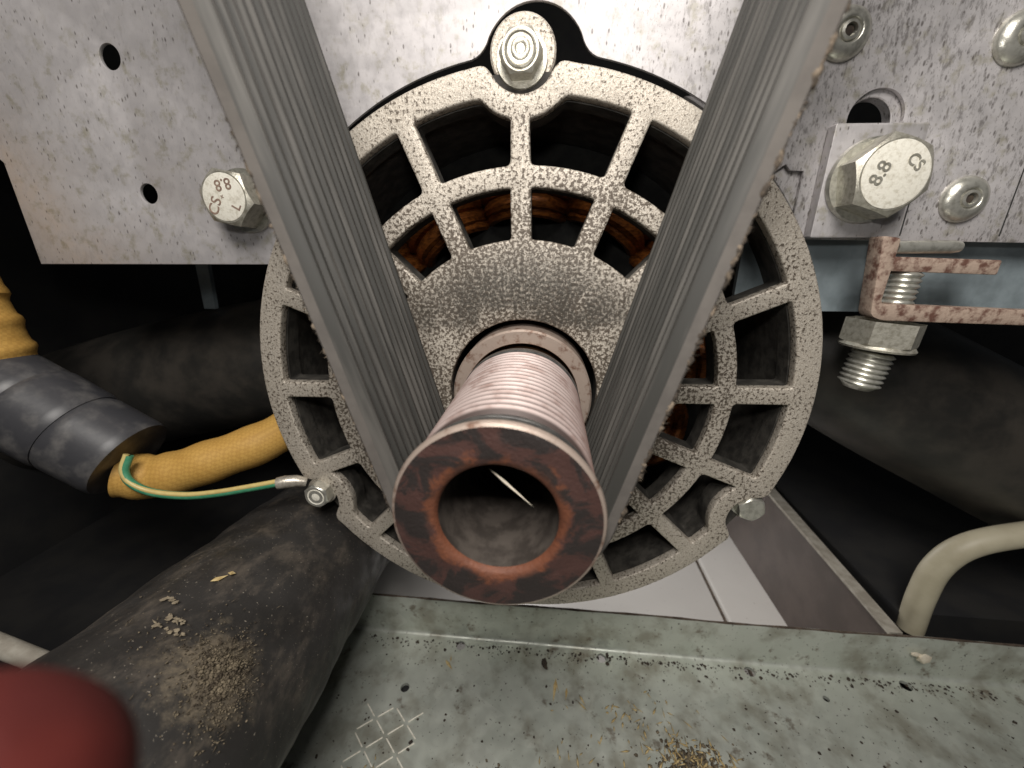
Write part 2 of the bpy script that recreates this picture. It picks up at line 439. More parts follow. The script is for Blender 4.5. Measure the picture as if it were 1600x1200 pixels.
# ================================================================== the setting
FZ = -170.0
fl = MB().box((-500, -300, FZ-8), (620, 520, FZ-2.2))
fo = solo('floor', fl, 'grout', (0, 0, FZ-8), None, None, kind='structure')
tm = None
for i in range(3):
    for j in range(3):
        x0, y0 = 119-600+300*i, -130-150+300*j-40
        if tm is None:
            c = filled([fillet([(1.5, 1.5), (298.5, 1.5), (298.5, 298.5), (1.5, 298.5)], 2)], 8, .35)
            tm = mesh_of('tile', *flat(c, 0), 'tile')
        o = link('tile', tm, fo, Vector((x0, y0, FZ-8))-Vector((0, 0, FZ-8)))
back = MB().box((-700, 500, FZ), (820, 506, 420))
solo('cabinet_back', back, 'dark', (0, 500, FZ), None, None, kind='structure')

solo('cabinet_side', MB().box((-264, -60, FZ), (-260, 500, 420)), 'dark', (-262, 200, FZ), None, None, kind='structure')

# ================================================================== chassis plate
PY = 8.0
def cutout(R, top):
    """edge of the round opening, from the left bottom over the top (with the ear bulge) to the right"""
    o = []
    a = 204
    return o
RC = 84.8
arc = []
A0, A1 = math.asin(35.6/RC), math.acos(62.0/RC)
ec = (1.6, 82.0); er = 12.6
n = 90
for k in range(n+1):
    t = (pi-A0)+(A1-(pi-A0))*k/n
    p = (RC*cos(t), RC*sin(t)); arc.append(p)
inside = [i for i, p in enumerate(arc) if math.hypot(p[0]-ec[0], p[1]-ec[1]) < er]
i0, i1 = inside[0], inside[-1]
a0 = math.atan2(arc[i0-1][1]-ec[1], arc[i0-1][0]-ec[0]); a1 = math.atan2(arc[i1+1][1]-ec[1], arc[i1+1][0]-ec[0])
bul = [(ec[0]+er*cos(a0+(a1-a0)*k/24), ec[1]+er*sin(a0+(a1-a0)*k/24)) for k in range(25)] if a0 > a1 else []
if not bul:
    a0 += 2*pi; bul = [(ec[0]+er*cos(a0+(a1-a0)*k/24), ec[1]+er*sin(a0+(a1-a0)*k/24)) for k in range(25)]
def soft(pts, i, w=4, n=6):   # round a corner of a dense polyline
    A, P, B = Vector(pts[i-w]), Vector(pts[i]), Vector(pts[i+w])
    q = [tuple(A*(1-t)**2+P*2*t*(1-t)+B*t*t) for t in [k/n for k in range(n+1)]]
    return pts[:i-w]+q+pts[i+w+1:]
edge = arc[:i0]+bul+arc[i1+1:]
j1 = i0+len(bul)-1; j0 = i0
edge = soft(edge, j1, 3); edge = soft(edge, j0, 3)
zr = 42.2
XL = -154.0
outline = [(XL, 35.6)]+edge+[(64.3, 59.5), (65.6, 58.1), (68.8, 57.9), (68.6, zr), (190, zr-2.5), (190, 190), (-260, 190), (-260, 71), (XL-3, 67), (XL, 64)]
holes = [circ(-110.7, 88.0, 2.95, 28), circ(-110.1, 55.2, 2.7, 28), circ(82.3, 68.6, 6.2, 40)]
chas = thing('chassis_plate', (0, PY, 35.6), 'speckled zinc sheet plate with round cutout behind the motor', 'plate')
part('sheet', upright(filled([outline]+holes, 1.0, .18, 2), PY), 'plate', chas)
part('folded_edge', MB().box((XL+.1, PY+1.1, 35.7), (XL+1.3, PY+26, 66)), 'plate', chas)
# doubler sheet behind the right half
RD = 84.3; zz0, zz1 = 43.6, 75
dbl = [(RD*cos(t), RD*sin(t)) for t in [math.asin(zz0/RD)+(math.asin(zz1/RD)-math.asin(zz0/RD))*k/20 for k in range(21)]]
dbl = dbl+[(188, zz1), (188, zz0)]
part('doubler_sheet', upright(filled([dbl, circ(81.3, 68.0, 5.3, 36)], 3.0, .2, 1), PY+1.15), 'plate', chas)
for x, za, zb in ((95.1, 42.8, 190), (118.0, 42.6, 190)):
    part('seam', MB().box((x-.16, PY-.05, za), (x+.16, PY+.3, zb if x > 100 else 52)), 'darkring', chas)
def rivet(x, z):
    m = MB().lathe([(5.2, 0), (5.3, -.35), (4.9, -1.1), (3.9, -1.9), (2.7, -2.3), (2.35, -2.15), (2.2, -1.75), (2.0, -1.75), (1.85, -2.25), (1.3, -2.35), (1.1, -1.2), (.001, -1.1)], (x, PY+.02, z), seg=40)
    r = part('rivet', m, 'steel', chas, 50)
    part('mandrel', MB().lathe([(.95, -.8), (.9, -1.7), (.001, -1.9)], (x, PY, z), seg=20), 'grit', r)
for x, z in ((71.2, 85.2), (106.9, 51.0), (107.5, 83.0)): rivet(x, z)

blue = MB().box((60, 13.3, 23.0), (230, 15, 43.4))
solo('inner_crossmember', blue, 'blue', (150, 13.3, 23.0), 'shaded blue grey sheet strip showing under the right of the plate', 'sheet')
st = MB().add([(-151.5, 60, 15), (-146, 60, 15), (-144.3, 60, 38), (-150.4, 60, 38), (-151.5, 62, 15), (-146, 62, 15), (-144.3, 62, 38), (-150.4, 62, 38)],
              [(0,1,2,3), (7,6,5,4), (0,4,5,1), (1,5,6,2), (2,6,7,3), (3,7,4,0)])
st.box((-152, 62, 36), (-142, 70, 60))
solo('support_strut', st, 'blue', (-148, 60, 15), 'narrow grey strut in the dark gap below the left of the plate', 'strut')

# chassis bolts
b = thing('hex_bolt', (-80, PY, 52.8), 'smaller hex bolt stamped CS beside the left belt run', 'bolt')
part('washer', MB().lathe([(.1, 0), (8.3, 0), (8.5, -.4), (8.3, -1.2), (.1, -1.2)], (-80, PY, 52.8)), 'steel', b)
h = part('head', MB().hexhead((-80, PY-1.2, 52.8), (0, -1, 0), 13.2, 7.0, rot=.32), 'bolt', b, 25)
part('head_face', MB().lathe([(5.9, .1), (5.9, -.12), (5.7, -.2), (.001, -.2)], (-80, PY-8.2, 52.8)), 'boltface', b)
by = PY-8.2-.2
text('8.8', 3.9, (-79.5, 55.9), R_(180+8), by, b); text('CS', 4.0, (-82.9, 50.6), R_(-118+180), by, b); text('L', 3.4, (-76.8, 50.4), R_(60), by, b)
text('x', 1.4, (-80.4, 53), .3, by, b)
bx, bz = 82.0, 54.9
b = thing('hex_bolt', (bx, PY-3, bz), 'large hex bolt clamped through a square plate washer', 'bolt')
part('square_washer', upright(filled([fillet([(72.0, 42.3), (92.4, 42.3), (92.2, 66.9), (72.1, 67.2)], .5, 3)], 3.0, .3, 2), PY-3.05), 'plate', b)
part('washer', MB().lathe([(.1, 0), (9.2, 0), (9.4, -.4), (9.2, -1.5), (.1, -1.5)], (bx, PY-3.05, bz)), 'steel', b)
part('head', MB().hexhead((bx, PY-4.55, bz), (0, -1, 0), 15.2, 6.4, rot=.18), 'bolt', b, 25)
part('head_face', MB().lathe([(6.9, .1), (6.9, -.12), (6.7, -.2), (.001, -.2)], (bx, PY-10.95, bz)), 'boltface', b)
by = PY-11.15
text('8.8', 4.0, (bx-3.3, bz+.3), R_(70), by, b, 'bolt', .3); text('CS', 3.2, (bx+3.2, bz+2.4), R_(-40), by, b, 'bolt', .3)

# ================================================================== motor
mot = thing('electric_motor', (0, 0, 0), 'round cast aluminium motor with slotted end cover behind the pulley', 'motor')
EAR = [R_(90.6), R_(-149.6), R_(-28.8)]; ER = 82.0
def bell_outline():
    pts = []; N = 720
    corner = []
    for k in range(N):
        t = -pi+2*pi*k/N; p = Vector((80*cos(t), 80*sin(t)))
        for e in EAR:
            c = Vector((ER*cos(e), ER*sin(e)))
            if (p-c).length < 8.3:
                # replace by the notch arc at equal bearing
                d = (t-e+pi) % (2*pi)-pi
                hw = 2*math.asin(8.3/2/81)
                s_ = max(-1, min(1, d/hw)); ang = e+pi-s_*R_(97)
                p = c+Vector((cos(ang), sin(ang)))*8.3
        pts.append((p.x, p.y))
    # smooth the lip corners
    for it in range(26):
        q = []
        for i in range(len(pts)):
            a, b_, c_ = Vector(pts[i-1]), Vector(pts[i]), Vector(pts[(i+1) % len(pts)])
            near = min((b_-Vector((ER*cos(e), ER*sin(e)))).length for e in EAR)
            wgt = .5 if 6.8 < near < 12.5 and b_.length > 77.0 else 0
            m_ = (a+c_)/2; v = b_.lerp(m_, wgt); q.append((v.x, v.y))
        pts = q
    return pts
def window(t0, t1, r0, r1, hw, ears=True):
    """opening between the spokes at bearings t0>t1 with parallel spoke sides"""
    def side(t, r, sgn): return math.asin(hw/r)*sgn+t
    o = []; nn = 14
    a, b_ = side(t1, r0, 1), side(t0, r0, -1)
    inner = [(r0, a+(b_-a)*k/6) for k in range(7)]
    a, b_ = side(t1, r1, 1), side(t0, r1, -1)
    outer = []
    for k in range(nn+1):
        t = b_+(a-b_)*k/nn; r = r1
        if ears:
            for e in EAR:
                c = Vector((ER*cos(e), ER*sin(e))); d = Vector((cos(t), sin(t)))
                m_ = d.dot(c); disc = m_*m_-c.length_squared+13.5**2
                if disc > 0 and m_ > 0: r = min(r, m_-math.sqrt(disc))
        outer.append((r, t))
    P = [(r*cos(t), r*sin(t)) for r, t in inner+outer]
    return fillet(P, 1.7, 4)
OFF = R_(91.0); ST = R_(22.5)
cont = [bell_outline()]
for k in range(16):
    t0 = OFF-ST*k; t1 = t0-ST
    cont.append(window(t0, t1, 59.0, 73.6, 2.45)); cont.append(window(t0, t1, 42.0, 54.0, 2.6, False))
cont.append(circ(0, 0, 21.3, 72))
part('end_cover', upright(filled(cont, 3.2, .55, 3), 0.0), 'cast', mot, 40)
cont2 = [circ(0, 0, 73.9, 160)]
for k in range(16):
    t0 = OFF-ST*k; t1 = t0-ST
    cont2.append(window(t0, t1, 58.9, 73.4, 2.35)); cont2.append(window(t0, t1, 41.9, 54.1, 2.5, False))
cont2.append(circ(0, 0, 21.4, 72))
part('cover_dark_rear', upright(filled(cont2, 5.4), 3.22), 'recess_shade', mot, 40)  # rear of the cover split off in a dark colour, shade painted in
# cup wall behind the cover
part('housing', MB().lathe([(78.9, 3.25), (79.2, 3.8), (79.2, 52), (74.0, 52), (74.0, 3.25)], close=True, seg=128), 'recess_shade', mot)
part('motor_body', MB().lathe([(73.0, 52.2), (78.5, 52.2), (78.5, 150), (70, 160), (.01, 160)], seg=96), 'dark', mot)
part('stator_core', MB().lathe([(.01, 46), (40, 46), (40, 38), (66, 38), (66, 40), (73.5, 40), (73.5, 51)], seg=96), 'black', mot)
part('bearing_seat', MB().lathe([(21.2, 9.2), (26, 9.2), (26, 22), (.01, 22)], seg=64), 'black', mot)
# winding overhangs
for k in range(12):
    t = R_(92+30*k); rr = 56.5+random.uniform(-1, 1)
    path = []
    for j in range(9):
        u = -1+2*j/8; ang = t+u*R_(13.5); dep = 26+abs(u)**3*13+random.uniform(-.6, .6)
        path.append((rr*cos(ang), dep, rr*sin(ang)))
    c = MB()
    for q in range(7):     # strands laid side by side
        dr, dy = 4.2*cos(q*2*pi/6), 3.0*sin(q*2*pi/6)
        if q == 6: dr = dy = 0
        c.tube([((math.hypot(x, z)+dr)*cos(math.atan2(z, x)), y+dy, (math.hypot(x, z)+dr)*sin(math.atan2(z, x))) for x, y, z in path], 2.3, 10)
    part('winding_coil', c, 'copper', mot)
# ears with their screws
for i, e in enumerate(EAR):
    c = (83.0*cos(e), 0, 83.0*sin(e)); yb = 3.6 if i == 0 else 13.0
    ear = MB().lathe([(.01, 0), (7.3, 0), (7.75, .45), (7.75, 30), (.01, 30)], (c[0], yb, c[2]), seg=48)
    part('mounting_ear', ear, 'cast', mot)
    if i == 0:
        part('screw_washer', MB().lathe([(.01, 0), (5.9, 0), (6.05, -.3), (5.9, -.8), (.01, -.8)], (c[0]-.2, yb, c[2]-1.6), seg=40), 'bolt', mot)
        s = part('screw', MB().hexhead((c[0]-.2, yb-.8, c[2]-1.6), (0, -1, 0), 8.6, 4.4, rot=.55), 'bolt', mot, 25)
        part('thread_end', MB().lathe([(3.6, -4.3), (3.55, -4.75), (3.2, -4.9), (2.9, -4.6), (2.2, -4.55), (1.9, -4.75), (1.3, -4.75), (1.0, -4.55), (.001, -4.6)], (c[0]-.2, yb-.8, c[2]-1.6), seg=36), 'bolt', s)
    elif i == 2:
        q = (70.0, 1.0, -35.0)
        part('screw', MB().hexhead((q[0], 3.5, q[2]), (0, -1, 0), 7.2, 4.4, rot=.2), 'steel', mot, 25)
        part('screw_washer', MB().lathe([(.01, 0), (4.7, 0), (4.8, -.3), (.01, -.6)], (q[0], 3.55, q[2]), seg=36), 'steel', mot)
scr = (-67.6, 0, -37.3)
part('screw', MB().hexhead((scr[0], 1.2, scr[2]), (0, -1, 0), 7.6, 4.8, rot=.1), 'steel', mot, 25)
part('screw_dimple', MB().lathe([(2.9, -3.62), (2.7, -3.75), (2.2, -3.5), (1.2, -3.62), (.01, -3.75)], (scr[0], 0, scr[2]), seg=30), 'boltface', mot)
part('spring_washer', MB().lathe([(.01, 0), (4.6, 0), (4.6, -1.0), (.01, -1.0)], (scr[0], 2.2, scr[2]), seg=36), 'bolt', mot)
part('screw_boss', MB().lathe([(.01, 0), (5.4, 0), (5.6, .4), (5.6, 26), (.01, 26)], (scr[0]-.8, 4.2, scr[2]-.6), seg=36), 'recess_shade', mot)
part('shaft_collar', MB().lathe([(15.5, -3.6), (15.8, -4.4), (18.9, -4.4), (19.4, -3.9), (19.4, 9), (15.5, 9)], close=True, seg=80), 'collar', mot)

# ================================================================== pulley
pul = thing('drive_pulley', (0, -9, 0), 'rusty grooved drive pulley on the motor shaft', 'pulley')
prof = [(12.4, -8.2), (14.6, -8.4), (15.5, -9.0), (15.7, -10), (15.7, -12.2)]
y = -12.6
prof += [(14.7, -12.6)]
g0 = len(prof); pitch_ = 2.34
while y-pitch_ > -50.6:
    prof += [(13.9, y-.15), (15.2, y-.8), (15.64, y-1.02), (15.64, y-1.36), (15.2, y-1.58), (13.9, y-2.2)]
    y -= pitch_
prof += [(14.3, y-.1), (14.3, -51.9)]
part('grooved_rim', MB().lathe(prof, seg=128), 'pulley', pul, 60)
part('dark_band', MB().lathe([(14.3, -51.8), (15.3, -52.1), (15.5, -53.4), (15.0, -53.8), (15.0, -54.2), (15.9, -54.5), (16.0, -56.0), (15.2, -56.3)], seg=128), 'darkring', pul)
part('front_lip', MB().lathe([(15.2, -56.1), (16.2, -56.25), (16.35, -56.9), (16.15, -57.4), (15.7, -57.62)], seg=128), 'collar', pul)
def pulface():
    N = 128; rad = [15.7, 15.2, 14, 12.8, 11.6, 10.6, 9.9, 9.5, 9.3]; m = MB(); vs = []; fs = []
    for i, r in enumerate(rad):
        for k in range(N):
            t = 2*pi*k/N; yy = -57.62+(0 if i < 6 else (.25, .6, 1.2)[i-6])
            if 0 < i < 6: yy += .12*math.sin(3*t+i)*math.sin(7*t)+random.uniform(-.04, .04)
            vs.append((r*cos(t), yy, r*sin(t)))
    for i in range(len(rad)-1):
        for k in range(N):
            k2 = (k+1) % N; fs.append((i*N+k, i*N+k2, (i+1)*N+k2, (i+1)*N+k))
    return m.add(vs, fs)
part('front_face', pulface(), 'rust', pul)
part('bore', MB().lathe([(9.3, -56.42), (9.25, -40), (9.1, -14), (4, -13), (.01, -13)], seg=80), 'bore', pul)
part('rear_ring', MB().lathe([(15.45, -8.9), (15.75, -10), (15.78, -12.3), (14.6, -12.5)], seg=128), 'darkring', pul)
part('shaft_neck', MB().lathe([(14.5, -8.6), (14.5, -6.2), (14.1, -5.4), (14.1, 8)], seg=64), 'brass', pul)
s = MB().sliver((-1.6, -54.5, 7.4), (5.4, -55.5, 1.6), .8, .5); solo('straw', s, 'glue', (-2, -52, 3), 'pale straw sliver caught inside the pulley bore', 'straw')

# ================================================================== belt
half = R_(15.1); Ri = 15.62; zc = 420.0; Rb = Ri+zc*sin(half)
def loop():
    P = []; nrm = []
    for k in range(33):
        t = pi+half+(pi-2*half)*k/32; P.append((Ri*cos(t), Ri*sin(t))); nrm.append((cos(t), sin(t)))
    e0 = Vector(P[-1]); e1 = Vector((Rb*cos(-half), zc+Rb*sin(-half)))
    for k in range(1, 40): 
        q = e0.lerp(e1, k/40); P.append(tuple(q)); nrm.append((cos(-half), sin(-half)))
    for k in range(49):
        t = -half+(pi+2*half)*k/48; P.append((Rb*cos(t), zc+Rb*sin(t))); nrm.append((cos(t), sin(t)))
    e0 = Vector(P[-1]); e1 = Vector(P[0])
    for k in range(1, 40):
        q = e0.lerp(e1, k/40); P.append(tuple(q)); nrm.append((cos(pi+half), sin(pi+half)))
    return P, nrm
LP, LN = loop()
def sweep(section):
    """section: closed list of (outward offset, y)"""
    n_ = len(LP); m_ = len(section); vs = []; fs = []
    for (px, pz), (nx, nz) in zip(LP, LN):
        for o_, y_ in section: vs.append((px+nx*o_, y_, pz+nz*o_))
    for i in range(n_):
        i2 = (i+1) % n_
        for j in range(m_):
            j2 = (j+1) % m_; fs.append((i*m_+j, i*m_+j2, i2*m_+j2, i2*m_+j))
    return vs, fs
belt = thing('drive_belt', (0, -37, -19.5), 'grey ribbed rubber drive belt looped under the rusty pulley', 'belt')
yF, yR = -52.0, -21.6
part('belt_backing', sweep([(1.75, yF), (1.75, yR), (3.3, yR), (3.75, yR-.4), (3.75, yF+.3), (3.4, yF)]), 'beltedge', belt, 30)
nr = 13; pr = (yR-yF)/nr
for k in range(nr):
    a = yF+pr*k
    part('rib', sweep([(1.78, a+.02), (.35, a+.52), (.0, a+.85), (0, a+pr-.85), (.35, a+pr-.52), (1.78, a+pr-.02)]), 'belt', belt, 30)
# frayed cord along the outer front corner
fr = MB(); rng = random.Random(3)
for side in (0, 1):
    d = Vector((cos(R_(90)+half), 0, sin(R_(90)+half))) if side == 0 else Vector((cos(R_(90)-half), 0, sin(R_(90)-half)))
    nx = Vector((-cos(half), 0, -sin(half))) if side == 0 else Vector((cos(half), 0, -sin(half)))
    base = nx*(Ri+3.55); base.y = yF+.3
    L0 = 2 if side == 0 else 2; L1 = 62 if side == 0 else 150
    path = []; rads = []; s_ = L0
    while s_ < L1:
        path.append(base+d*s_+nx*rng.uniform(-.22, .30)+Vector((0, rng.uniform(-.15, .3), 0))); rads.append(max(.05, min(.52, .34+.26*sin(s_*.61)+.2*sin(s_*1.7+1)+rng.uniform(-.22, .22)))*(.62 if side == 0 else 1.0)); s_ += rng.uniform(.25, .6)
    fr.tube(path, rads, 7)
    s_ = L0
    while s_ < L1:
        p = base+d*s_; fr.sliver(p, p+d*rng.uniform(-1.2, 1.2)+nx*rng.uniform(.2, 1.1)+Vector((0, rng.uniform(-.7, .4), 0)), rng.uniform(.1, .28)); s_ += rng.uniform(.5, 1.6)
o = part('frayed_edge', fr, 'fray', belt, 0); o['kind'] = 'stuff'

# ================================================================== base tray
TZ = -130.0; LY = 24.2
tray = thing('base_tray', (0, LY, TZ), 'dirty galvanised base tray with an upturned lip under the motor', 'tray')
hol = [circ(x, 20.3, 2.1, 20) for x in (-28.4, 34.5, 96.8, 158.0)]
hol += [circ(-47.2, .5, 1.8, 16), circ(122, 12, 1.2, 12)]
part('tray_floor', flat(filled([[(-90, -150), (260, -150), (260, LY-1.4), (-90, LY-1.4)]]+hol, 1.4), TZ-1.4), 'galv', tray)
lip = []
for k in range(7):
    t = k/6*pi/2; lip.append((LY-1.4+1.8*sin(t), TZ+1.8-1.8*cos(t)))
lip = [(y_, z_) for y_, z_ in lip]+[(LY+.4, -110.6)]+[(LY+.4+.9-.9*cos(t), -110.0+.6*sin(t)) for t in (R_(60), R_(120))]+[(LY+2.0, -110.6)]
lip2 = [(LY+2.0, TZ+1), (LY+1.4, TZ-.8), (LY-.4, TZ-1.4), (LY-1.4, TZ-1.4)]
sec = lip+lip2; ns = len(sec); xs = [-90+i*350/60 for i in range(61)]
vs = []; fs = []
for i, x in enumerate(xs):
    for j, (y_, z_) in enumerate(sec):
        wob = .28*sin(x*.045)+.12*sin(x*.12+1) if z_ > -125 else 0
        vs.append((x, y_+wob*.8*(z_+130)/20, z_+(0.25*wob if z_ > -115 else 0)))
for i in range(60):
    for j in range(ns):
        j2 = (j+1) % ns; fs.append((i*ns+j, i*ns+j2, (i+1)*ns+j2, (i+1)*ns+j))
fs += [tuple(range(ns)), tuple(60*ns+j for j in range(ns))[::-1]]
part('upturned_lip', (vs, fs), 'galv', tray)
m = MB(); m.tube([(x, LY+1.2+.8*(.28*sin(x*.045)+.12*sin(x*.12+1)), -109.45+.25*(.28*sin(x*.045)+.12*sin(x*.12+1))) for x in xs], [.42+.12*sin(i*1.7) for i in range(61)], 8)
part('rusty_lip_edge', m, 'grout', tray)
part('hole_backing', MB().box((-88, -148, TZ-7), (258, LY-4, TZ-2.6)), 'dark', tray)  # dark slab added so the tray holes look black
# embossed diamond lattice
bar = None
ox, oy = -48.5, -16.5; ux = Vector((6.2, 4.6)); uy = Vector((6.0, -5.2))
for i in range(-2, 2):
    for j in range(-2, 3):
        for d_ in (ux, uy):
            p = Vector((ox, oy))+ux*i+uy*j
            c = p+d_/2
            if abs(c.x+48.5) > 12.5 or c.y > -6.5: continue
            ang = math.atan2(d_.y, d_.x); L = d_.length*.78
            if bar is None:
                bar = mesh_of('ridge', *flat(filled([fillet([(-L/2, -.22), (L/2, -.22), (L/2, .22), (-L/2, .22)], .2, 3)], .35, .1, 1), 0), 'boltface')
            o = link('ridge', bar, tray, (c.x, c.y-LY, .02)); o.rotation_euler.z = ang

# side rail on the right
sr = thing('side_rail', (156, 26, -150), 'pale edged side rail running back from the tray lip', 'rail')
part('rail_shadow_face', MB().box((153.5, LY+2.2, FZ+.1), (155.5, 330, -110.6)), 'shadow_brown', sr)  # upright brown face standing in for the shadow on the tile
m = MB().add([(150.5, LY+2.2, -110.4), (155.6, LY+2.2, -110.4), (163.5, 190, -110.4), (156.0, 190, -110.4), (150.5, LY+2.2, -108.8), (155.6, LY+2.2, -108.8), (163.5, 190, -108.8), (156.0, 190, -108.8)],
             [(3,2,1,0),(4,5,6,7),(0,1,5,4),(1,2,6,5),(2,3,7,6),(3,0,4,7)])
part('rail_flange', m, 'pale', sr)
solo('left_dark_filler', MB().box((-420, -140, FZ+.1), (-113, 300, -113)), 'dark', (-260, 165, FZ), 'added black box darkening the space left of the black hose', 'box')  # block added only to turn the bright floor on this side black
solo('right_dark_filler', MB().box((166, 40, FZ+.1), (420, 300, -112)), 'dark', (290, 170, FZ), 'added black box darkening the space beyond the side rail', 'box')  # added block, black in place of the shaded floor here

# ================================================================== hoses, cables
D = Vector((-.11286, .9734, -.19941)); A = Vector((-83.1, 0, -73.5))
hp = [A+D*t for t in range(-150, 131, 5)]
hr = [28+.35*sin(i*.9)+.2*sin(i*2.3) for i in range(len(hp))]
dr = thing('drain_hose', hp[-1], 'thick dusty black rubber hose passing under the motor', 'hose')
part('hose_wall', MB().tube(hp, hr, 64), 'drain', dr)
part('hose_end_rim', MB().tube([hp[-1], hp[-1]+D*6], [29.5, 29.5], 48), 'drain', dr)
lp = rough_tube_path([(-330, 66, -64), (-247, 66, -40), (-180, 68, -22), (-118, 72, -10), (-95, 90, -9)], 6)
solo('pipe', MB().tube(lp, 30, 40), 'hose_bg', (-247, 66, -70), 'dim black pipe crossing the gap behind the yellow sleeve', 'pipe')
lp = rough_tube_path([(115, 92, 8), (150, 70, -14), (197, 62, -38), (260, 56, -70), (330, 50, -112)], 6)
solo('pipe', MB().tube(lp, 30, 40), 'hose_bg', (197, 62, -68), 'dim black pipe below the rusty bracket and its bolt', 'pipe')
bp_ = rough_tube_path([(230, 34, -54), (196, 36, -64), (178, 37, -72), (171, 38, -84), (169.5, 38, -100), (170.5, 38, -118)], 8)
solo('bent_tube', MB().tube(bp_, 4.6, 24), 'beige', (170.5, 38, -118), 'bent beige plastic tube dropping behind the tray lip', 'tube')

yl = rough_tube_path([(-84, 70, -18), (-88, 40, -22), (-94, 16, -26), (-110, 4, -30.5), (-124, -2, -33.5), (-133, -6, -31)], 8)
ysl = thing('cable_sleeve', (-110, 4, -38), 'yellow braided cable sleeve running into the black spiral wrap', 'cable sleeve')
part('lower_sleeve', MB().tube(yl, [7.4+.25*sin(i*1.1) for i in range(len(yl))], 36), 'yellow', ysl)
yt = rough_tube_path([(-198, -4, 75), (-172, -5, 40), (-167.5, -6, 24), (-165.5, -6, 13), (-165, -6, 4)], 9)
part('upper_sleeve', MB().tube(yt, [10.2+(.9*max(0, sin(i*.9)) if i > 14 else .2*sin(i*.5)) for i in range(len(yt))], 40), 'yellow', ysl)
wc = [Vector((-178, -8, 9)), Vector((-166, -7, 0)), Vector((-155, -6, -8)), Vector((-143, -5, -17)), Vector((-130.5, -4, -26))]
wp = rough_tube_path([tuple(p) for p in wc], 10)
wrap = thing('spiral_wrap', (-150, -6, -26), 'black spiral cable wrap around the yellow sleeve', 'cable wrap')
NW = len(wp)
def seg_tube(i0, i1, r):
    pth = wp[i0:i1+1]; n_ = len(pth); return MB().tube(pth, [r-.5 if j in (0, n_-1) else r for j in range(n_)], 48)
for a_, b_ in ((0, 9), (9, 19), (19, 29), (29, 40)):
    part('wrap_turn', seg_tube(a_, b_, 13.6+.35*((a_//10) % 2)), 'wrap', wrap, 40)
def wire(path, r, mat, parent, name):
    return part(name, MB().tube(path, r, 14), mat, parent)
ew = thing('earth_wire', (-105, -8, -38), 'green and yellow earth wire lugged to the motor screw', 'wire')
ep = rough_tube_path([(-123.0, -9.5, -21.5), (-123.8, -11.5, -26), (-122, -12, -30), (-117, -11, -33.6), (-108, -9, -35.6), (-98, -7.5, -35), (-87, -6, -33.2), (-77.5, -4, -31.8)], 8)
wire(ep, 1.25, 'green', ew, 'insulation')
wire([p+Vector((-.15, -.45, .75)) for p in ep], .78, 'wyellow', ew, 'stripe')
lg = part('lug', MB().tube([(-79.2, -4.4, -32.2), (-77, -3.8, -31.9), (-74, -2.4, -32.2), (-71.5, -1.2, -33.2)], [1.95, 2.05, 1.9, 1.5], 14), 'tin', ew)
part('lug_ring', MB().lathe([(2.6, 0), (4.9, 0), (4.9, -1.0), (2.6, -1.0)], (scr[0], 1.2+.05, scr[2]), close=True, seg=32), 'tin', lg)

# ================================================================== rusty bracket, stud
X0, Y0 = 88.4, 0.0
br = thing('bracket', (115, Y0, 20), 'rust coloured steel channel bracket below the plate', 'bracket')
pr_ = [(X0-3.0, 42.5), (X0+1.2, 42.0), (X0+.9, 26.6), (X0+40, 25.2), (X0+60, 24.6), (X0+60, 21.0), (X0+40, 21.6), (X0+2, 22.4), (X0-.8, 23.6)]
part('channel', upright(filled([fillet(pr_, [.8, .8, 1.2, 0, .5, .5, 0, 3, 3], 4)], 4.5, .4, 2), Y0), 'brkt', br)
part('shelf_plate', upright(filled([fillet([(X0+1.0, 34.4), (X0+25.5, 33.6), (X0+25.5, 37.0), (X0+1.1, 37.8)], .5, 3)], 6, .3, 2), Y0+1), 'brkt', br)
part('locating_pin', MB().tube([(X0+1.4, Y0+1.6, 39.9), (X0+14, Y0+1.6, 40.0), (X0+15.6, Y0+1.6, 40.0), (X0+16.2, Y0+1.6, 40.0)], [1.5, 1.5, 1.2, .5], 20), 'steel', br)
sx, sy_ = 93.2, 4.0
stud = thing('stud_bolt', (sx, sy_, 0), 'zinc stud bolt with hex nut threaded up through the rusty bracket', 'bolt')
part('nut', MB().hexhead((sx+1.5, sy_, 21.9), (-.07, 0, -1), 14.5, 6.6, rot=.35), 'bolt', stud, 25)
part('nut_flange', MB().lathe([(.01, 0), (7.9, 0), (8.1, .5), (7.6, 1.2), (.01, 1.2)], (sx+1.0, sy_, 14.6), axis=(.07, 0, 1), seg=40), 'bolt', stud)
def thread(p0, p1, r, pitch=1.35):
    p0, p1 = Vector(p0), Vector(p1); L = (p1-p0).length; pf = []; h_ = 0
    while h_ < L-pitch:
        pf += [(r*.84, h_), (r, h_+pitch*.45), (r, h_+pitch*.6)]; h_ += pitch
    pf += [(r*.82, h_), (r*.6, L), (.01, L)]
    return MB().lathe(pf, p0, p1-p0, 32)
part('thread', thread((sx+.9, sy_, 13.6), (sx-.8, sy_, 3.2), 4.8), 'steel', stud, 60)
part('upper_thread', thread((sx+2.4, sy_, 26.0), (sx+2.7, sy_, 34.6), 3.6), 'steel', stud, 60)

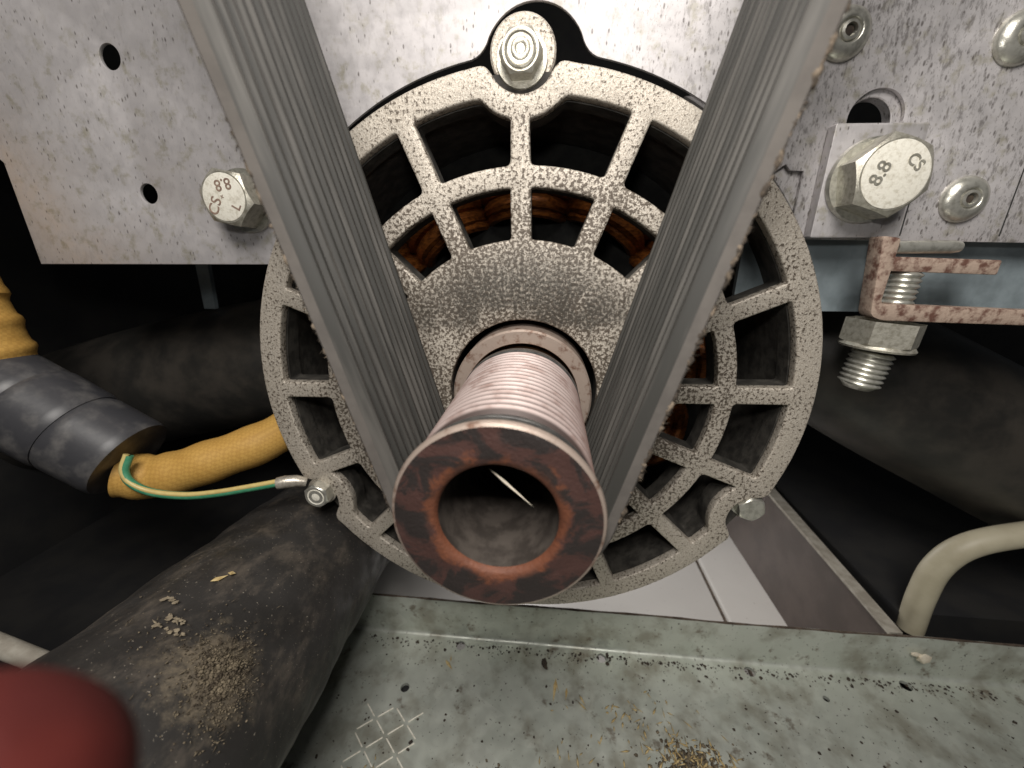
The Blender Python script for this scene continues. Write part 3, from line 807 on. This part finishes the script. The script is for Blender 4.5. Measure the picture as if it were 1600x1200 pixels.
# ================================================================== unidentified red rounded thing close to the lens, given an invented grip shape
gd = 11.0
rc = CAM + F*gd + Rt*(-960/598.4*gd) + U*(-785/598.4*gd)
ax = (Rt*-.55+U*-.8+F*-.05).normalized()
m = MB().lathe([(.01, -4.9), (1.5, -4.75), (2.9, -4.2), (4.0, -3.2), (4.7, -1.7), (5.0, 0), (5.0, 3), (4.9, 8), (5.4, 8.4), (5.4, 10), (4.8, 10.4), (4.8, 22), (.01, 22)], rc, ax, 48)
solo('red_form', m, 'red', rc, 'blurred dark red rounded form in front of the black hose', 'form')
pw = MB().tube([(-170, -46, -46), (-141, -42, -61), (-126, -40, -73), (-118, -38, -84)], 2.5, 16)
solo('pale_cord', pw, 'pale', (-130, -40, -90), 'short pale cord beside the black hose and red form', 'cord')

# ================================================================== litter
def onhose(t, ang, lift=0.0):
    a_ = Vector((0, 0, 1)); a_ = (a_-D*a_.dot(D)).normalized(); b_ = D.cross(a_)
    return A+D*t+(a_*cos(ang)+b_*sin(ang))*(28.2+lift)
def nearest(p, lift=0.1):
    p = Vector(p); q = A+D*((p-A).dot(D)); return q+(p-q).normalized()*(28.3+lift)
m = MB().sliver(nearest((-73.0, -39, -37)), nearest((-71.2, -35.6, -38)), 1.5, .8); m.sliver(nearest((-71.4, -34.6, -39)), nearest((-70.6, -36.6, -39), .9), 1.8, 1.0)
solo('wood_chip', m, 'straw', nearest((-72, -37, -38)), 'curled tan wood chip alone on the black hose', 'chip')
for (a_, b_, lab) in (((-77, -46, -35), (-73.5, -46.5, -36), 'pale forked flake on the black hose below the tan chip'),
                      ((-72, -50.5, -35), (-68, -51, -36), 'pale flat flake on the black hose above the dust clump'),
                      ((-72, -52.8, -35), (-66, -53.5, -36), 'ragged pale flake touching the dust clump on the hose')):
    m = MB(); a1_, b1_ = nearest(a_), nearest(b_)
    for k in range(9):
        q = a1_.lerp(b1_, k/8)+Vector((random.uniform(-.3, .3), random.uniform(-.55, .55), 0)); m.lump(nearest(q, .05), random.uniform(.22, .55), (1.3, 1, .35), .45)
    for k in range(3):
        q = nearest(a1_.lerp(b1_, random.random())); m.sliver(q, nearest(q+Vector((random.uniform(-2, 2), random.uniform(-1.6, 1.6), 0)), .3), .45, .25)
    solo('flake', m, 'flake', a1_, lab, 'flake', 'pale flakes lying on the black hose')
m = MB(); rng = random.Random(11)
for k in range(1900):
    u = rng.gauss(0, 1); v = rng.gauss(0, 1)
    wide = k > 1250
    p = nearest((-56+u*(9 if wide else 4.3)+v*1.5, -56.5+v*(5.5 if wide else 3.2)-u*.8, -41.5))
    core = not wide and u*u+v*v < 1.6
    if rng.random() < .86: m.lump(p+Vector((0, 0, rng.uniform(-.12, .35 if core else .02))), rng.uniform(.08, .34)*(1.35 if core else .7), (1, 1, .6), .45, rng)
    else: m.sliver(p, p+Vector((rng.uniform(-1.6, 1.6), rng.uniform(-1.6, 1.6), rng.uniform(-.1, .6))), .22)
solo('dust_clump', m, 'dirt', (-56, -56, -41), 'crumbly brown dust clump stuck on the black hose', 'dirt', kind='stuff', sharp=0)
# tray litter
m = MB()
for a_, b_, wd in (((14.6, 9.8), (13.2, .4), 1.5), ((14.2, 9.6), (15.6, 4), .5), ((18.9, 6.4), (18.2, 1.6), 1.0)):
    m.sliver((a_[0], a_[1], TZ+.5), (b_[0], b_[1], TZ+.35), wd, .6)
solo('straw', m, 'straw', (14, 6, TZ), 'pale split straw lying alone in the middle of the tray', 'straw')
m = MB(); m.sliver((-33.5, 13, TZ+.4), (-29.5, 9.0, TZ+.4), 1.8, .6); m.sliver((-31, 12, TZ+.4), (-31.6, 15.6, TZ+.4), .6, .4)
solo('straw', m, 'straw', (-31, 12, TZ), 'small tan straw scrap beside a hole near the tray lip', 'straw')
m = MB(); rng = random.Random(5)
for cx_, cy_, sp_, nn in ((62, -15, 7, 90), (48, -3, 14, 60), (18, -24, 9, 50), (-8, -30, 8, 40), (-52, -28, 3, 14)):
    for k in range(nn):
        p = Vector((cx_+rng.gauss(0, sp_), cy_+rng.gauss(0, sp_*.5), TZ+.3)); a_ = rng.uniform(0, 2*pi); L = rng.uniform(1.2, 5.2)
        m.sliver(p, p+Vector((cos(a_)*L, sin(a_)*L, rng.uniform(0, 1.1))), rng.uniform(.35, 1.0))
solo('straw_litter', m, 'straw', (40, -15, TZ), 'scattered broken straw and chaff over the tray floor', 'litter', kind='stuff', sharp=0)
m = MB()
for k in range(900):
    if rng.random() < .55: p = (rng.uniform(-75, 190), LY-2.5-abs(rng.gauss(0, 2.2)), TZ+.15)
    else: p = (rng.uniform(-75, 190), rng.uniform(-55, LY-3), TZ+.15)
    m.lump(p, rng.uniform(.12, .5)*rng.choice([.6, .8, 1, 1.5]), (1, 1, .5), .4, rng)
md = MB()
for k in range(500): md.lump((62+rng.gauss(0, 6), -16+rng.gauss(0, 3.5), TZ+.25), rng.uniform(.2, .8), (1, 1, .5), .4, rng)
for k in range(260): md.lump((8+rng.gauss(0, 12), -27+rng.gauss(0, 2.5), TZ+.25), rng.uniform(.2, .8), (1, 1, .5), .4, rng)
solo('dirt_patch', md, 'dirt', (62, -16, TZ), 'crumbly brown dirt heaped among straw on the tray', 'dirt', kind='stuff', sharp=0)
solo('grit', m, 'grit', (40, 10, TZ), 'dark grit sprinkled along the tray and its lip', 'grit', kind='stuff', sharp=0)
for x_, y_, r_, lab in ((9.6, 15, 1.5, 'dark elongated crumb near the split straw on the tray'), (37.2, 21, 1.0, 'dark crumb beside a hole under the tray lip')):
    m = MB().lump((x_, y_, TZ+.8), r_, (.8, 1.5, .5), .3, rng); m.lump((x_+.8, y_-1.6, TZ+.5), r_*.6, (1, 1, .6), .3, rng)
    solo('crumb', m, 'grit', (x_, y_, TZ), lab, 'crumb')
m = MB().lump((163.2, LY-1.2, -117.6), 2.6, (1.2, .6, .9), .15, rng); m.lump((160.0, LY-.8, -116.2), 1.5, (1.3, .5, .7), .15, rng)
solo('glue_blob', m, 'glue', (163, LY, -118), 'hardened cream glue blob on the tray lip below the bent tube', 'glue')
m = MB().lump((187, 80, FZ+3.6), 5.5, (1, .8, .8), .2, rng)
for k in range(6): m.lump((187+rng.uniform(-5, 5), 80+rng.uniform(-4, 4), FZ+1.6), rng.uniform(1, 2.4), (1, 1, .8), .3, rng)
solo('foam_crumb', m, 'crumb', (187, 80, FZ), 'yellow foam crumb on the floor tile behind the lip', 'crumb')
